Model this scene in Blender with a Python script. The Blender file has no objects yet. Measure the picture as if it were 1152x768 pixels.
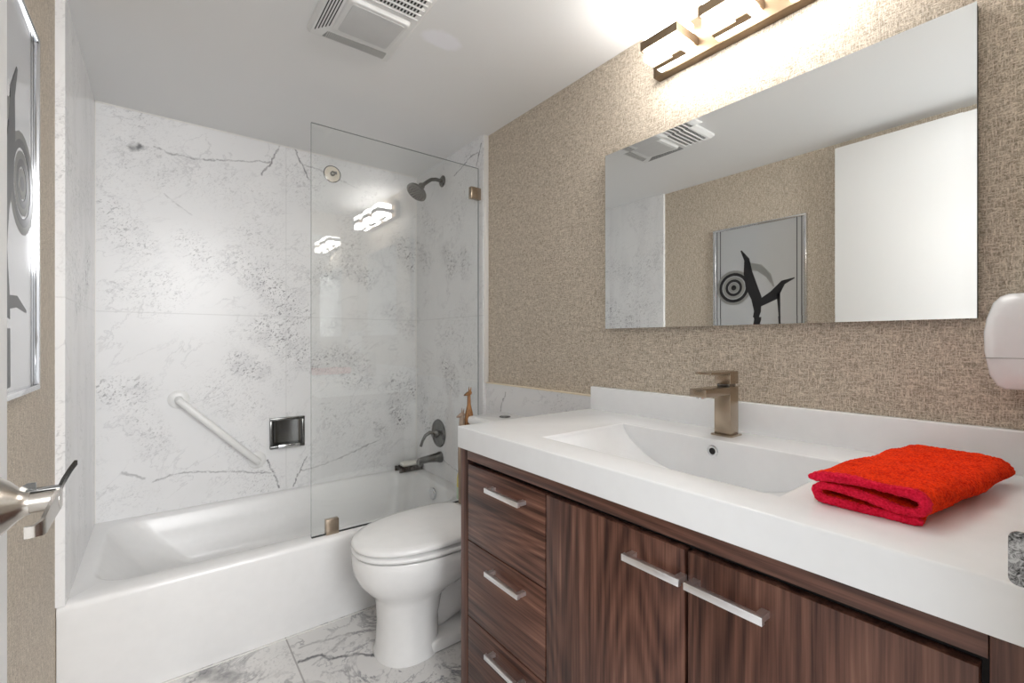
import bpy, bmesh, math, random
from mathutils import Vector, Matrix
random.seed(7)
scene = bpy.context.scene
col = scene.collection
PI = math.pi

# ------------------------------------------------------------------ camera
EYE = 1.14
YAW = math.atan2(395, 512)
FX, FY = math.sin(YAW), math.cos(YAW)          # viewing direction in plan
cam_d = bpy.data.cameras.new('camera')
cam_d.lens = 16.0; cam_d.sensor_width = 36.0; cam_d.clip_start = 0.02
cam = bpy.data.objects.new('camera', cam_d); col.objects.link(cam)
cam.location = (0, 0, EYE); cam.rotation_euler = (PI/2, 0, -YAW)
scene.camera = cam

# ------------------------------------------------------------------ light and exposure
WORLD = 0.52
LAMP = 12.5
world = bpy.data.worlds.new('hall_daylight'); scene.world = world
world.use_nodes = True
world.node_tree.nodes['Background'].inputs[0].default_value = (0.96, 0.98, 1.0, 1)
world.node_tree.nodes['Background'].inputs[1].default_value = WORLD
hl = bpy.data.lights.new('hall_fill_light', 'AREA')  # unseen area light added behind the camera to brighten the back of the room
hl.shape = 'RECTANGLE'; hl.size = 2.0; hl.size_y = 1.6; hl.energy = 60; hl.color = (1, 1, 1)
hlo = bpy.data.objects.new('hall_fill_light', hl); col.objects.link(hlo)
hlo.location = (0.62, -2.2, 2.05)
hlo.rotation_euler = (Vector((0.55, 1.9, 1.0)) - Vector(hlo.location)).to_track_quat('-Z', 'Y').to_euler()
vs = scene.view_settings
vs.view_transform = 'Standard'; vs.look = 'None'; vs.gamma = 1.0; vs.exposure = 1.22
try: vs.use_curve_mapping = False
except Exception: pass
scene.cycles.use_denoising = True
scene.cycles.max_bounces = 12; scene.cycles.diffuse_bounces = 6; scene.cycles.glossy_bounces = 6
scene.cycles.transparent_max_bounces = 12
scene.cycles.sample_clamp_indirect = 6

# ------------------------------------------------------------------ survey helpers (sight lines onto known planes)
def sight(px, py):
    u = (px - 576) / 512; v = (384 - py) / 512
    return Vector((FX + FY*u, FY - FX*u, v))
def on_y(px, py, Y):
    d = sight(px, py); s = Y / d.y; return Vector((d.x*s, Y, EYE + d.z*s))
def on_x(px, py, X):
    d = sight(px, py); s = X / d.x; return Vector((X, d.y*s, EYE + d.z*s))
def on_z(px, py, Z):
    d = sight(px, py); s = (Z - EYE) / d.z; return Vector((d.x*s, d.y*s, Z))

# ------------------------------------------------------------------ node helpers
class NT:
    def __init__(self, name, tree=None):
        if tree is None:
            self.m = bpy.data.materials.new(name); self.m.use_nodes = True
            self.t = self.m.node_tree
            self.b = self.t.nodes['Principled BSDF']; self.out = self.t.nodes['Material Output']
        else: self.t = tree
        self.n = self.t.nodes; self.l = self.t.links
    def put(self, sock, v):
        if v is None: return
        if hasattr(v, 'is_output'): self.l.new(v, sock)
        elif isinstance(v, (tuple, list, Vector)):
            v = tuple(v)
            if sock.type == 'RGBA' and len(v) == 3: v = v + (1,)
            sock.default_value = v
        else: sock.default_value = v
    def math(self, op, a, b=None, c=None, clamp=False):
        k = self.n.new('ShaderNodeMath'); k.operation = op; k.use_clamp = clamp
        self.put(k.inputs[0], a); self.put(k.inputs[1], b)
        if c is not None: self.put(k.inputs[2], c)
        return k.outputs[0]
    def vmath(self, op, a, b=None, out=0):
        k = self.n.new('ShaderNodeVectorMath'); k.operation = op
        self.put(k.inputs[0], a)
        if op == 'SCALE': self.put(k.inputs['Scale'], b)
        else: self.put(k.inputs[1], b)
        return k.outputs[out]
    def obj(self):
        return self.n.new('ShaderNodeTexCoord').outputs['Object']
    def noise(self, vec, scale=1, detail=2, rough=.5, dist=0, out='Fac'):
        k = self.n.new('ShaderNodeTexNoise'); self.put(k.inputs['Vector'], vec)
        self.put(k.inputs['Scale'], scale); k.inputs['Detail'].default_value = detail
        k.inputs['Roughness'].default_value = rough; k.inputs['Distortion'].default_value = dist
        return k.outputs[out]
    def rng(self, v, a, b, c=0., d=1., smooth=False):
        k = self.n.new('ShaderNodeMapRange')
        if smooth: k.interpolation_type = 'SMOOTHSTEP'
        self.put(k.inputs[0], v)
        for i, x in enumerate((a, b, c, d)): self.put(k.inputs[i+1], x)
        return k.outputs[0]
    def mix(self, f, a, b, blend='MIX'):
        k = self.n.new('ShaderNodeMix'); k.data_type = 'RGBA'; k.blend_type = blend
        self.put(k.inputs[0], f); self.put(k.inputs[6], a); self.put(k.inputs[7], b)
        return k.outputs[2]
    def ramp(self, v, stops):
        k = self.n.new('ShaderNodeValToRGB'); e = k.color_ramp.elements
        while len(e) < len(stops): e.new(.5)
        for q, (p, c) in zip(e, stops): q.position = p; q.color = tuple(c) + (1,)
        self.put(k.inputs[0], v); return k.outputs[0]
    def bump(self, h, strength=.3, dist=.01):
        k = self.n.new('ShaderNodeBump'); k.inputs['Strength'].default_value = strength
        k.inputs['Distance'].default_value = dist; self.put(k.inputs['Height'], h)
        self.l.new(k.outputs[0], self.b.inputs['Normal'])
    def set(self, **kw):
        names = dict(color='Base Color', rough='Roughness', metal='Metallic', spec='Specular IOR Level', coat='Coat Weight',
                     coat_rough='Coat Roughness', sheen='Sheen Weight', emit='Emission Color', power='Emission Strength')
        for k, v in kw.items(): self.put(self.b.inputs[names[k]], v)
        return self

def simple(name, color, rough=.4, metal=0., var=.03, scale=30, **kw):
    t = NT(name)
    n = t.noise(t.obj(), scale, 3)
    c = t.mix(n, tuple(x*(1-var) for x in color), tuple(min(1, x*(1+var)) for x in color))
    t.set(color=c, rough=rough, metal=metal, **kw)
    return t.m

# node group: soft mask around a segment, keeps the larger of the previous mask and this one
sg = bpy.data.node_groups.new('segment_mask', 'ShaderNodeTree')
for nm, ty in (('P', 'NodeSocketVector'), ('A', 'NodeSocketVector'), ('B', 'NodeSocketVector'),
               ('Width', 'NodeSocketFloat'), ('Strength', 'NodeSocketFloat'), ('Previous', 'NodeSocketFloat')):
    sg.interface.new_socket(nm, in_out='INPUT', socket_type=ty)
sg.interface.new_socket('Mask', in_out='OUTPUT', socket_type='NodeSocketFloat')
q = NT('', sg)
gi = sg.nodes.new('NodeGroupInput'); go = sg.nodes.new('NodeGroupOutput')
pa = q.vmath('SUBTRACT', gi.outputs['P'], gi.outputs['A'])
ba = q.vmath('SUBTRACT', gi.outputs['B'], gi.outputs['A'])
h = q.math('DIVIDE', q.vmath('DOT_PRODUCT', pa, ba, 1), q.math('ADD', q.vmath('DOT_PRODUCT', ba, ba, 1), 1e-6), clamp=True)
dd = q.vmath('LENGTH', q.vmath('SUBTRACT', pa, q.vmath('SCALE', ba, h)), out=1)
mk = q.math('MULTIPLY', q.rng(dd, q.math('MULTIPLY', gi.outputs['Width'], .15), gi.outputs['Width'], 1., 0., True), gi.outputs['Strength'])
sg.links.new(q.math('MAXIMUM', mk, gi.outputs['Previous']), go.inputs[0])

def chain(t, P, segs):
    prev = 0.0
    for a, b, w, s in segs:
        g = t.n.new('ShaderNodeGroup'); g.node_tree = sg
        for nm, v in (('P', P), ('A', tuple(a)), ('B', tuple(b)), ('Width', w), ('Strength', s), ('Previous', prev)):
            t.put(g.inputs[nm], v)
        prev = g.outputs[0]
    return prev

def marble(name, veins=(), clusters=(), seams=(), base=(.83, .83, .835), rough=.24, speck=1.0, bold=0.0, streak=0.0, joint=(.55, .55, .55)):
    t = NT(name); P = t.obj()
    cloud = t.noise(P, 2.2, 5, .6)
    c = t.mix(t.rng(cloud, .3, .7), tuple(x*.94 for x in base), base)
    # diagonal drift lines and flecks
    k0 = t.n.new('ShaderNodeMapping'); t.put(k0.inputs['Vector'], P)
    k0.inputs['Rotation'].default_value = (.55, .62, 0)
    k = t.n.new('ShaderNodeMapping'); t.put(k.inputs['Vector'], k0.outputs[0])
    k.inputs['Scale'].default_value = (1, 1, 1.8)
    Q = k.outputs[0]
    fleck = t.rng(t.noise(Q, 46, 3, .62, .8), .57, .66, 0, 1)
    fine = t.rng(t.noise(Q, 90, 2, .6, .3), .57, .68, 0, 1)
    patch = t.rng(t.noise(P, 3.1, 2, .5), .50, .66, 0, 1)
    cl = chain(t, P, clusters) if clusters else 0.0
    reach = t.math('MAXIMUM', t.math('MULTIPLY', patch, .36), cl)
    f = t.math('MULTIPLY', t.math('MAXIMUM', fleck, t.math('MULTIPLY', fine, .8)), reach)
    c = t.mix(t.math('MULTIPLY', f, 1.0*speck, clamp=True), c, (.13, .13, .14))
    smoke = t.math('MULTIPLY', cl, t.rng(t.noise(P, 14, 3), .42, .75))
    c = t.mix(t.math('MULTIPLY', smoke, .48), c, (.45, .45, .47))
    drift = t.rng(t.math('ABSOLUTE', t.math('SUBTRACT', t.noise(Q, 4.5, 5, .62, .4), .5)), 0, .018, 1, 0)
    drift = t.math('MULTIPLY', drift, t.rng(t.noise(P, 5.5, 2), .40, .62))
    c = t.mix(t.math('MULTIPLY', drift, .27 + bold*.6, clamp=True), c, (.30, .30, .32))
    if streak:
        st = t.rng(t.noise(t.vmath('MULTIPLY', P, (8, 9, 2.2)), 1, 4, .6), .45, .75)
        c = t.mix(t.math('MULTIPLY', st, streak), c, (.48, .48, .50))
    if bold:
        b1 = t.rng(t.math('ABSOLUTE', t.math('SUBTRACT', t.noise(P, 5.0, 6, .65, .7), .5)), 0, .035, 1, 0)
        b1 = t.math('MULTIPLY', b1, t.rng(t.noise(P, 3.5, 2), .42, .60))
        c = t.mix(t.math('MULTIPLY', b1, bold), c, (.20, .20, .22))
    if veins:
        wob = t.vmath('SCALE', t.vmath('SUBTRACT', t.noise(P, 34, 3, .6, 0, 'Color'), (.5, .5, .5)), .028)
        v = chain(t, t.vmath('ADD', P, wob), veins)
        v = t.math('MULTIPLY', v, t.rng(t.noise(P, 30, 2), .32, .55, .45, 1))
        c = t.mix(v, c, (.13, .13, .14))
    sp = t.n.new('ShaderNodeSeparateXYZ'); t.put(sp.inputs[0], P)
    for ax, val, w, s in seams:
        d = t.math('ABSOLUTE', t.math('SUBTRACT', sp.outputs[ax], val))
        c = t.mix(t.rng(d, w*.5, w, s, 0), c, joint)
    t.set(color=c, rough=rough, spec=.26)
    return t.m

# ------------------------------------------------------------------ mesh helper
class G:
    def __init__(self): self.bm = bmesh.new()
    def merge(self, tb, mat=None):
        if mat is not None: bmesh.ops.transform(tb, matrix=mat, verts=tb.verts)
        me = bpy.data.meshes.new('tmp'); tb.to_mesh(me); tb.free()
        self.bm.from_mesh(me); bpy.data.meshes.remove(me); return self
    def box(self, x0, x1, y0, y1, z0, z1, bev=0, seg=2, mat=None, taper=None):
        tb = bmesh.new()
        vs_ = [tb.verts.new((x, y, z)) for x in (x0, x1) for y in (y0, y1) for z in (z0, z1)]
        for f in ((0,1,3,2), (4,6,7,5), (0,4,5,1), (2,3,7,6), (0,2,6,4), (1,5,7,3)): tb.faces.new([vs_[i] for i in f])
        bmesh.ops.recalc_face_normals(tb, faces=tb.faces)
        if bev: bmesh.ops.bevel(tb, geom=list(tb.edges), offset=bev, segments=seg, profile=.5, affect='EDGES')
        return self.merge(tb, mat)
    def loft(self, rings, cap0=True, cap1=True, closed=True, mat=None):
        tb = bmesh.new(); R = [[tb.verts.new(p) for p in r] for r in rings]
        n = len(R[0])
        for a, b in zip(R, R[1:]):
            for i in range(n if closed else n-1):
                j = (i+1) % n; tb.faces.new((a[i], a[j], b[j], b[i]))
        if cap0: tb.faces.new(list(reversed(R[0])))
        if cap1: tb.faces.new(R[-1])
        bmesh.ops.recalc_face_normals(tb, faces=tb.faces)
        return self.merge(tb, mat)
    def tube(self, pts, r, seg=14, squash=None):
        pts = [Vector(p) for p in pts]; rs = r if isinstance(r, (list, tuple)) else [r]*len(pts)
        rings = []; up = None
        for i, p in enumerate(pts):
            t = (pts[min(i+1, len(pts)-1)] - pts[max(i-1, 0)]).normalized()
            if up is None:
                up = Vector((0, 0, 1)) if abs(t.z) < .9 else Vector((1, 0, 0))
            a = (up - t*up.dot(t)).normalized(); up = a; b = t.cross(a)
            rings.append([p + (a*math.cos(w)*(squash or 1) + b*math.sin(w))*rs[i] for w in [2*PI*k/seg for k in range(seg)]])
        return self.loft(rings)
    def lathe(self, prof, origin, axis='Z', seg=32, mat=None):
        rings = []
        for r, h in prof:
            ring = []
            for k in range(seg):
                a = 2*PI*k/seg; c, s = r*math.cos(a), r*math.sin(a)
                ring.append({'Z': (c, s, h), 'X': (h, c, s), 'Y': (s, h, c)}[axis])
            rings.append([Vector(p) + Vector(origin) for p in ring])
        return self.loft(rings, mat=mat)
    def prism(self, pts, ext):
        e = Vector(ext); return self.loft([[Vector(p) for p in pts], [Vector(p)+e for p in pts]])
    def build(self, name, mat, parent=None, smooth=35):
        bm = self.bm
        bmesh.ops.remove_doubles(bm, verts=bm.verts, dist=1e-6)
        if smooth:
            lim = math.radians(smooth)
            for f in bm.faces: f.smooth = True
            for e in bm.edges: e.smooth = len(e.link_faces) == 2 and e.calc_face_angle(0) < lim
        me = bpy.data.meshes.new(name); bm.to_mesh(me); bm.free()
        for m in (mat if isinstance(mat, (list, tuple)) else [mat]): me.materials.append(m)
        o = bpy.data.objects.new(name, me); col.objects.link(o)
        if parent is not None:
            o.parent = parent
            w = Vector((0, 0, 0)); p = parent
            while p is not None: w += p.location; p = p.parent
            o.location = -w
        return o
def thing(name, label, cat, loc=(0, 0, 0), group=None):
    o = bpy.data.objects.new(name, None); col.objects.link(o)
    o.empty_display_size = .05
    o.location = loc; o['label'] = label; o['category'] = cat
    if group: o['group'] = group
    return o
def tag(o, label, cat, group=None):
    o['label'] = label; o['category'] = cat
    if group: o['group'] = group
    return o
def struct(o): o['kind'] = 'structure'; return o
def rrect(cx, cy, hx, hy, r, z, n=6):
    pts = []
    for sx, sy, a0 in ((1, 1, 0), (-1, 1, PI/2), (-1, -1, PI), (1, -1, 1.5*PI)):
        for k in range(n+1):
            a = a0 + PI/2*k/n
            pts.append(Vector((cx + sx*(hx-r) + r*math.cos(a), cy + sy*(hy-r) + r*math.sin(a), z)))
    return pts

# ------------------------------------------------------------------ materials
def poly(f, plane, pts, w, s): 
    v = [f(x, y, plane) for x, y in pts]
    return [(a, b, w, s) for a, b in zip(v, v[1:])]
BACK, RTILE, LTILE, WALL, LWALL, CEIL, SILL = 2.684, 1.296, -.228, 1.325, -.25, 2.19, 1.92
bv = []
bv += poly(on_y, BACK, [(174,165),(190,172),(222,179),(262,181),(306,182)], .0065, .55)
bv += poly(on_y, BACK, [(314,163),(309,175),(305,184),(294,196)], .007, .8)
bv += poly(on_y, BACK, [(332,168),(338,182),(348,202)], .007, .85)
bv += poly(on_y, BACK, [(338,184),(352,188),(372,197),(402,211)], .0055, .4)
bv += poly(on_y, BACK, [(149,167),(157,164)], .022, .9)
bv += poly(on_y, BACK, [(185,218),(200,231),(216,242)], .006, .35)
bv += poly(on_y, BACK, [(173,541),(205,531),(250,530),(306,532)], .0065, .5)
bv += poly(on_y, BACK, [(301,518),(307,530),(314,549)], .0065, .8)
bv += poly(on_y, BACK, [(345,513),(337,530),(330,547)], .0065, .8)
bv += poly(on_y, BACK, [(337,529),(352,526),(385,514),(425,495)], .0065, .5)
bv += poly(on_y, BACK, [(139,532),(162,538)], .010, .5)
cw = .10
bc = []
for pts, w, s in (([(122,236),(154,276)], .09, .6), ([(212,272),(236,300)], .08, .5), ([(268,292),(288,312)], .08, .7), ([(296,314),(332,352)], .10, 1.0),
                  ([(110,440),(152,440)], .08, .7), ([(268,408),(290,416)], .07, .9), ([(300,372),(342,398)], .10, 1.0), ([(150,458),(175,500)], .08, .4),
                  ([(362,306),(372,312)], .06, .8), ([(392,300),(412,312)], .07, .9), ([(452,276),(466,296)], .09, 1.0), ([(358,410),(378,402)], .08, .9),
                  ([(394,402),(408,412)], .06, .8), ([(392,426),(412,430)], .06, .8), ([(446,432),(466,436)], .09, 1.0), ([(446,456),(452,474)], .07, 1.0),
                  ([(424,478),(430,486)], .05, .8), ([(440,350),(462,372)], .07, .5), ([(140,160),(300,230)], .12, .25)):
    v = [on_y(x, y, BACK) for x, y in pts]; bc.append((v[0], v[1], w*1.35, s*.85))
rv = poly(on_x, RTILE, [(511,198),(522,185),(530,175),(538,172)], .006, .75) + poly(on_x, RTILE, [(542,157),(539,172),(536,186)], .006, .85) \
   + poly(on_x, RTILE, [(499,518),(508,525),(516,531)], .006, .5)
rc = []
for pts, w, s in (([(476,240),(484,256)], .08, .7), ([(502,286),(508,300)], .08, 1.0), ([(520,290),(524,302)], .07, .9), ([(470,280),(480,296)], .08, .9),
                  ([(502,412),(510,434)], .09, 1.0), ([(520,404),(526,414)], .06, .6), ([(474,466),(482,480)], .07, .9), ([(474,436),(478,448)], .06, .7)):
    v = [on_x(x, y, RTILE) for x, y in pts]; rc.append((v[0], v[1], w*1.3, s*.9))
fv = poly(on_z, 0, [(336,745),(350,739),(361,737),(371,741),(385,738),(400,735),(428,738)], .011, .95) \
   + poly(on_z, 0, [(338,728),(355,722),(372,718),(395,712),(420,708)], .010, .45) + poly(on_z, 0, [(352,748),(372,732),(390,716)], .008, .4) \
   + poly(on_z, 0, [(232,757),(262,762)], .05, .6) + poly(on_z, 0, [(425,700),(425,735)], .012, .7)
wv = poly(on_x, 1.313, [(569,441),(565,452),(563,462)], .006, .7)
M = {}
M['tile_back'] = marble('back_wall_marble', bv, bc, [(2, 1.273, .003, .45), (0, .534, .003, .30)])
M['tile_right'] = marble('right_wall_marble', rv, rc, [(2, 1.273, .003, .4)])
M['tile_left'] = marble('left_wall_marble', (), [(Vector((LTILE, 2.35, 1.35)), Vector((LTILE, 2.45, 1.45)), .14, .9), (Vector((LTILE, 2.15, 1.28)), Vector((LTILE, 2.2, 1.3)), .10, .8), (Vector((LTILE, 2.45, 1.75)), Vector((LTILE, 2.1, 1.6)), .12, .5)], [(2, 1.273, .003, .35)], speck=1.0, streak=.26)
M['tile_low'] = marble('wainscot_marble', wv, (), (), speck=1.0)
M['floor'] = marble('floor_marble', fv, (), [(0, .38, .0035, .9), (0, .99, .0035, .9), (0, -.23, .0035, .9), (1, 1.28, .0035, .9), (1, .67, .0035, .9), (1, .06, .0035, .9)],
                    base=(.74, .73, .72), rough=.16, speck=.8, bold=.95, joint=(.35, .34, .33))

def wallpaper():
    t = NT('woven_wallpaper'); P = t.obj()
    warp = t.noise(t.vmath('MULTIPLY', P, (430, 430, 60)), 1, 2, .6)
    weft = t.noise(t.vmath('MULTIPLY', P, (60, 60, 460)), 1, 2, .6)
    v = t.math('ADD', t.math('MULTIPLY', t.math('MAXIMUM', warp, weft), .6), t.math('MULTIPLY', t.noise(P, 380, 2, .6), .4))
    c = t.ramp(v, [(.40, (.23, .185, .135)), (.52, (.50, .43, .345)), (.60, (.69, .61, .505)), (.70, (.84, .77, .66))])
    t.set(color=c, rough=.55, spec=.35); t.bump(v, .35, .002)
    return t.m
M['paper'] = wallpaper()
def paint(name, c, patch=None, rough=.55):
    t = NT(name); P = t.obj()
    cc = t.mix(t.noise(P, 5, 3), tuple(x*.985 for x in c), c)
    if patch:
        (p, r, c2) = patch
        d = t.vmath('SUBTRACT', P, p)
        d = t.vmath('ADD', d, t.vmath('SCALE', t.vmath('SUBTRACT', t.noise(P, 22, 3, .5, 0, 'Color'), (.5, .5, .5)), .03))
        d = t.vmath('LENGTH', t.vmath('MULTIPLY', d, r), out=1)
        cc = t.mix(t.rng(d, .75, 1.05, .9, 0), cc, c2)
    t.set(color=cc, rough=rough); t.bump(t.noise(P, 160, 2), .05, .002)
    return t.m
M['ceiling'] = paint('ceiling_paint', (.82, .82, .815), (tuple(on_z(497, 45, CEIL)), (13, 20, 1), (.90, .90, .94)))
M['door'] = paint('door_paint', (.83, .83, .825), rough=.35)
M['jamb'] = paint('jamb_paint', (.80, .77, .70), rough=.35)
M['white_trim'] = simple('white_trim', (.78, .77, .74), .4)
M['cream_trim'] = simple('cream_caulk', (.83, .74, .58), .5)
M['enamel'] = simple('tub_enamel', (.79, .79, .79), .26, spec=.5)
M['porcelain'] = simple('porcelain', (.83, .83, .825), .08, spec=.5)
M['seat'] = simple('seat_plastic', (.85, .85, .845), .18)
M['solid'] = simple('solid_surface_white', (.86, .87, .88), .22)
M['mirror'] = simple('mirror_silver', (.90, .915, .905), .0, 1.0, var=.002)
M['chrome'] = simple('chrome', (.72, .73, .75), .10, 1.0)
M['satin'] = simple('satin_aluminium', (.90, .90, .91), .38, 1.0)
M['nickel'] = simple('brushed_nickel', (.60, .56, .51), .24, 1.0)
M['gun'] = simple('dark_brushed_nickel', (.19, .19, .185), .22, 1.0)
M['bronze'] = simple('champagne_nickel', (.62, .50, .37), .30, 1.0)
M['lamp_metal'] = simple('lamp_champagne_metal', (.165, .12, .078), .5, 1.0)
M['faucet'] = simple('brushed_faucet_nickel', (.43, .35, .27), .27, 1.0)
M['black'] = simple('black_gap', (.012, .01, .01), .7)
M['dark'] = simple('dark_slot', (.03, .03, .03), .7)
M['grey_mesh'] = simple('grey_mesh', (.30, .30, .29), .7)
M['plastic'] = simple('white_plastic', (.74, .74, .73), .35)
M['lens'] = simple('lens_plastic', (.58, .58, .575), .3)
M['cream'] = simple('cream_enamel', (.85, .77, .65), .3)
M['white_unit'] = simple('white_gloss_plastic', (.82, .82, .83), .2)
M['soap'] = simple('soap_white', (.82, .80, .74), .4)
M['soap_dark'] = simple('dark_stained_wood', (.035, .026, .02), .5, var=.3)
M['bar_white'] = simple('white_powder_coat', (.80, .80, .79), .28)
M['paper_black'] = simple('ink_black', (.012, .012, .014), .3)
M['paper_grey'] = simple('ink_grey', (.20, .20, .19), .4)
M['yellow'] = simple('yellow_plastic', (.72, .58, .10), .35)
M['pale_green'] = simple('pale_green_label', (.55, .66, .48), .4)
def carved(name, a, b):
    t = NT(name); P = t.obj()
    v = t.noise(t.vmath('MULTIPLY', P, (70, 70, 5)), 1, 3, .6, .5)
    t.set(color=t.ramp(v, [(.35, a), (.65, b)]), rough=.25); return t.m
M['amber_wood'] = carved('amber_carved_wood', (.10, .035, .008), (.42, .20, .07))
M['tan_wood'] = carved('tan_carved_wood', (.24, .16, .11), (.46, .36, .28))

def walnut(name, axis, shift=0.):
    t = NT(name); P = t.obj()
    P = t.vmath('ADD', P, (shift, shift*1.7, shift*.6))
    s1 = (5, 5, .75) if axis == 'Z' else (5, .6, 7)
    s2 = (210, 210, 5) if axis == 'Z' else (210, 5, 210)
    s3 = (60, 60, 1.6) if axis == 'Z' else (60, 1.6, 60)
    big = t.noise(t.vmath('MULTIPLY', P, s1), 1, 1, .4, 0)
    rings = t.math('ADD', t.math('MULTIPLY', t.math('SINE', t.math('MULTIPLY', big, 120.)), .5), .5)
    pores = t.noise(t.vmath('MULTIPLY', P, s2), 1, 3, .65)
    streak = t.noise(t.vmath('MULTIPLY', P, s3), 1, 3, .6)
    v = t.math('ADD', t.math('ADD', t.math('MULTIPLY', rings, .10), t.math('MULTIPLY', streak, .55)), t.math('MULTIPLY', pores, .35))
    c = t.ramp(v, [(.37, (.034, .012, .008)), (.50, (.108, .045, .030)), (.60, (.165, .075, .050)), (.72, (.28, .14, .095))])
    t.set(color=c, rough=t.rng(pores, .3, .7, .42, .30), spec=.4); t.bump(pores, .12, .001)
    return t.m
M['wood_v'] = walnut('walnut_upright_grain', 'Z')
M['wood_h'] = walnut('walnut_level_grain', 'Y')
M['wood_v2'] = walnut('walnut_upright_grain_second', 'Z', 3.3)

def terry(name, c1, c2):
    t = NT(name); P = t.obj()
    n = t.noise(P, 300, 2, .6); n2 = t.noise(P, 45, 3, .6)
    c = t.mix(t.rng(t.math('ADD', t.math('MULTIPLY', n, .65), t.math('MULTIPLY', n2, .35)), .34, .60), c1, c2)
    t.set(color=c, rough=.95, sheen=.10, spec=.1)
    t.b.inputs['Sheen Tint'].default_value = (1, .25, .1, 1)
    t.bump(t.math('ADD', n, t.math('MULTIPLY', n2, .8)), .9, .004)
    return t.m
M['terry'] = terry('red_terry', (.60, .004, .001), (1.0, .052, .005))
M['hem'] = terry('crimson_terry_hem', (.62, .004, .025), (.88, .02, .07))
def glowing(name, c, p):
    t = NT(name); t.set(color=(.9, .9, .88), rough=.3, emit=c, power=p); return t.m
M['glow'] = glowing('lit_frosted_glass', (1, .975, .945), LAMP)
def screen_glass():
    t = NT('clear_glass'); n = t.n
    lw = n.new('ShaderNodeLayerWeight'); lw.inputs['Blend'].default_value = .5
    fr = t.math('ADD', t.math('MULTIPLY', t.math('POWER', lw.outputs['Facing'], 5.), .92), .045, clamp=True)
    tr = n.new('ShaderNodeBsdfTransparent'); tr.inputs[0].default_value = (.985, .992, .988, 1)
    gl = n.new('ShaderNodeBsdfGlossy'); gl.inputs['Roughness'].default_value = 0; gl.inputs[0].default_value = (1, 1, 1, 1)
    mx = n.new('ShaderNodeMixShader'); t.put(mx.inputs[0], fr)
    t.l.new(tr.outputs[0], mx.inputs[1]); t.l.new(gl.outputs[0], mx.inputs[2]); t.l.new(mx.outputs[0], t.out.inputs[0])
    n.remove(t.b); return t.m
M['glass'] = screen_glass()
M['glass_edge'] = simple('glass_edge', (.17, .19, .19), .25)
M['silver_print'] = simple('silver_print', (.66, .67, .69), .16, .55, var=.04, scale=4)
def mottled():
    t = NT('mottled_steel'); P = t.obj(); n = t.noise(P, 170, 4, .7, 1.2)
    t.set(color=t.ramp(n, [(.38, (.03, .03, .03)), (.62, (.42, .42, .42))]), rough=.3, metal=1.0); return t.m  # metal colour mottled at random from near black to grey
M['mottled'] = mottled()

# ------------------------------------------------------------------ room shell
struct(G().box(-.30, 1.37, -.10, 2.73, -.05, 0).build('floor', M['floor'], smooth=0))
struct(G().box(-.30, 1.37, -.10, 2.73, CEIL, CEIL+.05).build('ceiling', M['ceiling'], smooth=0))
struct(G().box(-.30, 1.37, BACK, 2.73, 0, CEIL).build('wall_back', M['tile_back'], smooth=0))
struct(G().box(-.30, LWALL, -.10, BACK, 0, CEIL).build('wall_left', M['paper'], smooth=0))
struct(G().box(WALL, 1.37, -.10, BACK, 0, CEIL).build('wall_right', M['paper'], smooth=0))
struct(G().box(.64, WALL, -.10, .028, 0, CEIL).build('wall_front', M['paper'], smooth=0))
RIM = .345
struct(G().box(LWALL, LTILE, 1.905, BACK, RIM, CEIL).build('wall_left_tile', M['tile_left'], smooth=0))
struct(G().box(RTILE, WALL, SILL, BACK, RIM, CEIL).build('wall_right_tile', M['tile_right'], smooth=0))
struct(G().box(1.313, WALL, 1.19, SILL, 0, .928).build('wall_right_wainscot', M['tile_low'], smooth=0))
struct(G().box(1.309, WALL, 1.196, SILL-.008, .928, .934, .0015).build('trim_1', M['cream_trim']))
struct(G().box(1.300, WALL, SILL-.008, SILL, .928, CEIL, .0015).build('trim_2', M['white_trim']))
struct(G().box(-.25, 1.30, 1.907, 1.911, 0, .003, .0005).build('trim_3', M['white_trim']))
# joint strips where the marble slabs meet in the alcove corners and along the ceiling
struct(G().box(LTILE-.001, LTILE+.003, BACK-.004, BACK+.002, RIM, CEIL).box(LTILE, RTILE, BACK-.004, BACK+.002, CEIL-.005, CEIL).box(RTILE-.003, RTILE+.001, BACK-.004, BACK+.002, RIM, CEIL).build('trim_4', M['white_trim']))
# door jamb on the latch side, with its strike plate
jamb = struct(G().box(.616, .64, -.10, .030, 0, 2.10, .002).build('trim_5', M['jamb']))
pl = []
zc, hz, yr = .9435, .0245, .0525
for cy, cz, a0 in ((yr-.007, zc+hz-.007, 0), (-.03, zc+hz-.002, PI/2), (-.03, zc-hz+.002, PI), (yr-.007, zc-hz+.007, 1.5*PI)):
    r = .007 if cy > 0 else .002
    for k in range(7):
        a = a0 + PI/2*k/6; pl.append(Vector((.6135, cy + r*math.cos(a), cz + r*math.sin(a))))
G().prism(pl, (.0022, 0, 0)).build('strike_plate', M['mottled'], jamb)
# mirrored cabinet on the front wall, right of the doorway
mc = thing('mirrored_cabinet', 'small mirrored cabinet on the wall by the doorway, reflected in the glass screen', 'mirrored cabinet', (1.06, .03, 1.0))
G().box(.93, 1.19, .0285, .042, 1.00, 2.00, .001).build('body', M['white_trim'], mc)
G().box(.932, 1.188, .0421, .045, 1.002, 1.998).build('mirror_door', M['mirror'], mc, smooth=0)

# door, swung open along the left wall
DX = -.153
door = struct(G().box(DX-.035, DX, .08, .842, .01, 2.135, .002).build('door_1', M['door']))
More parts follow.
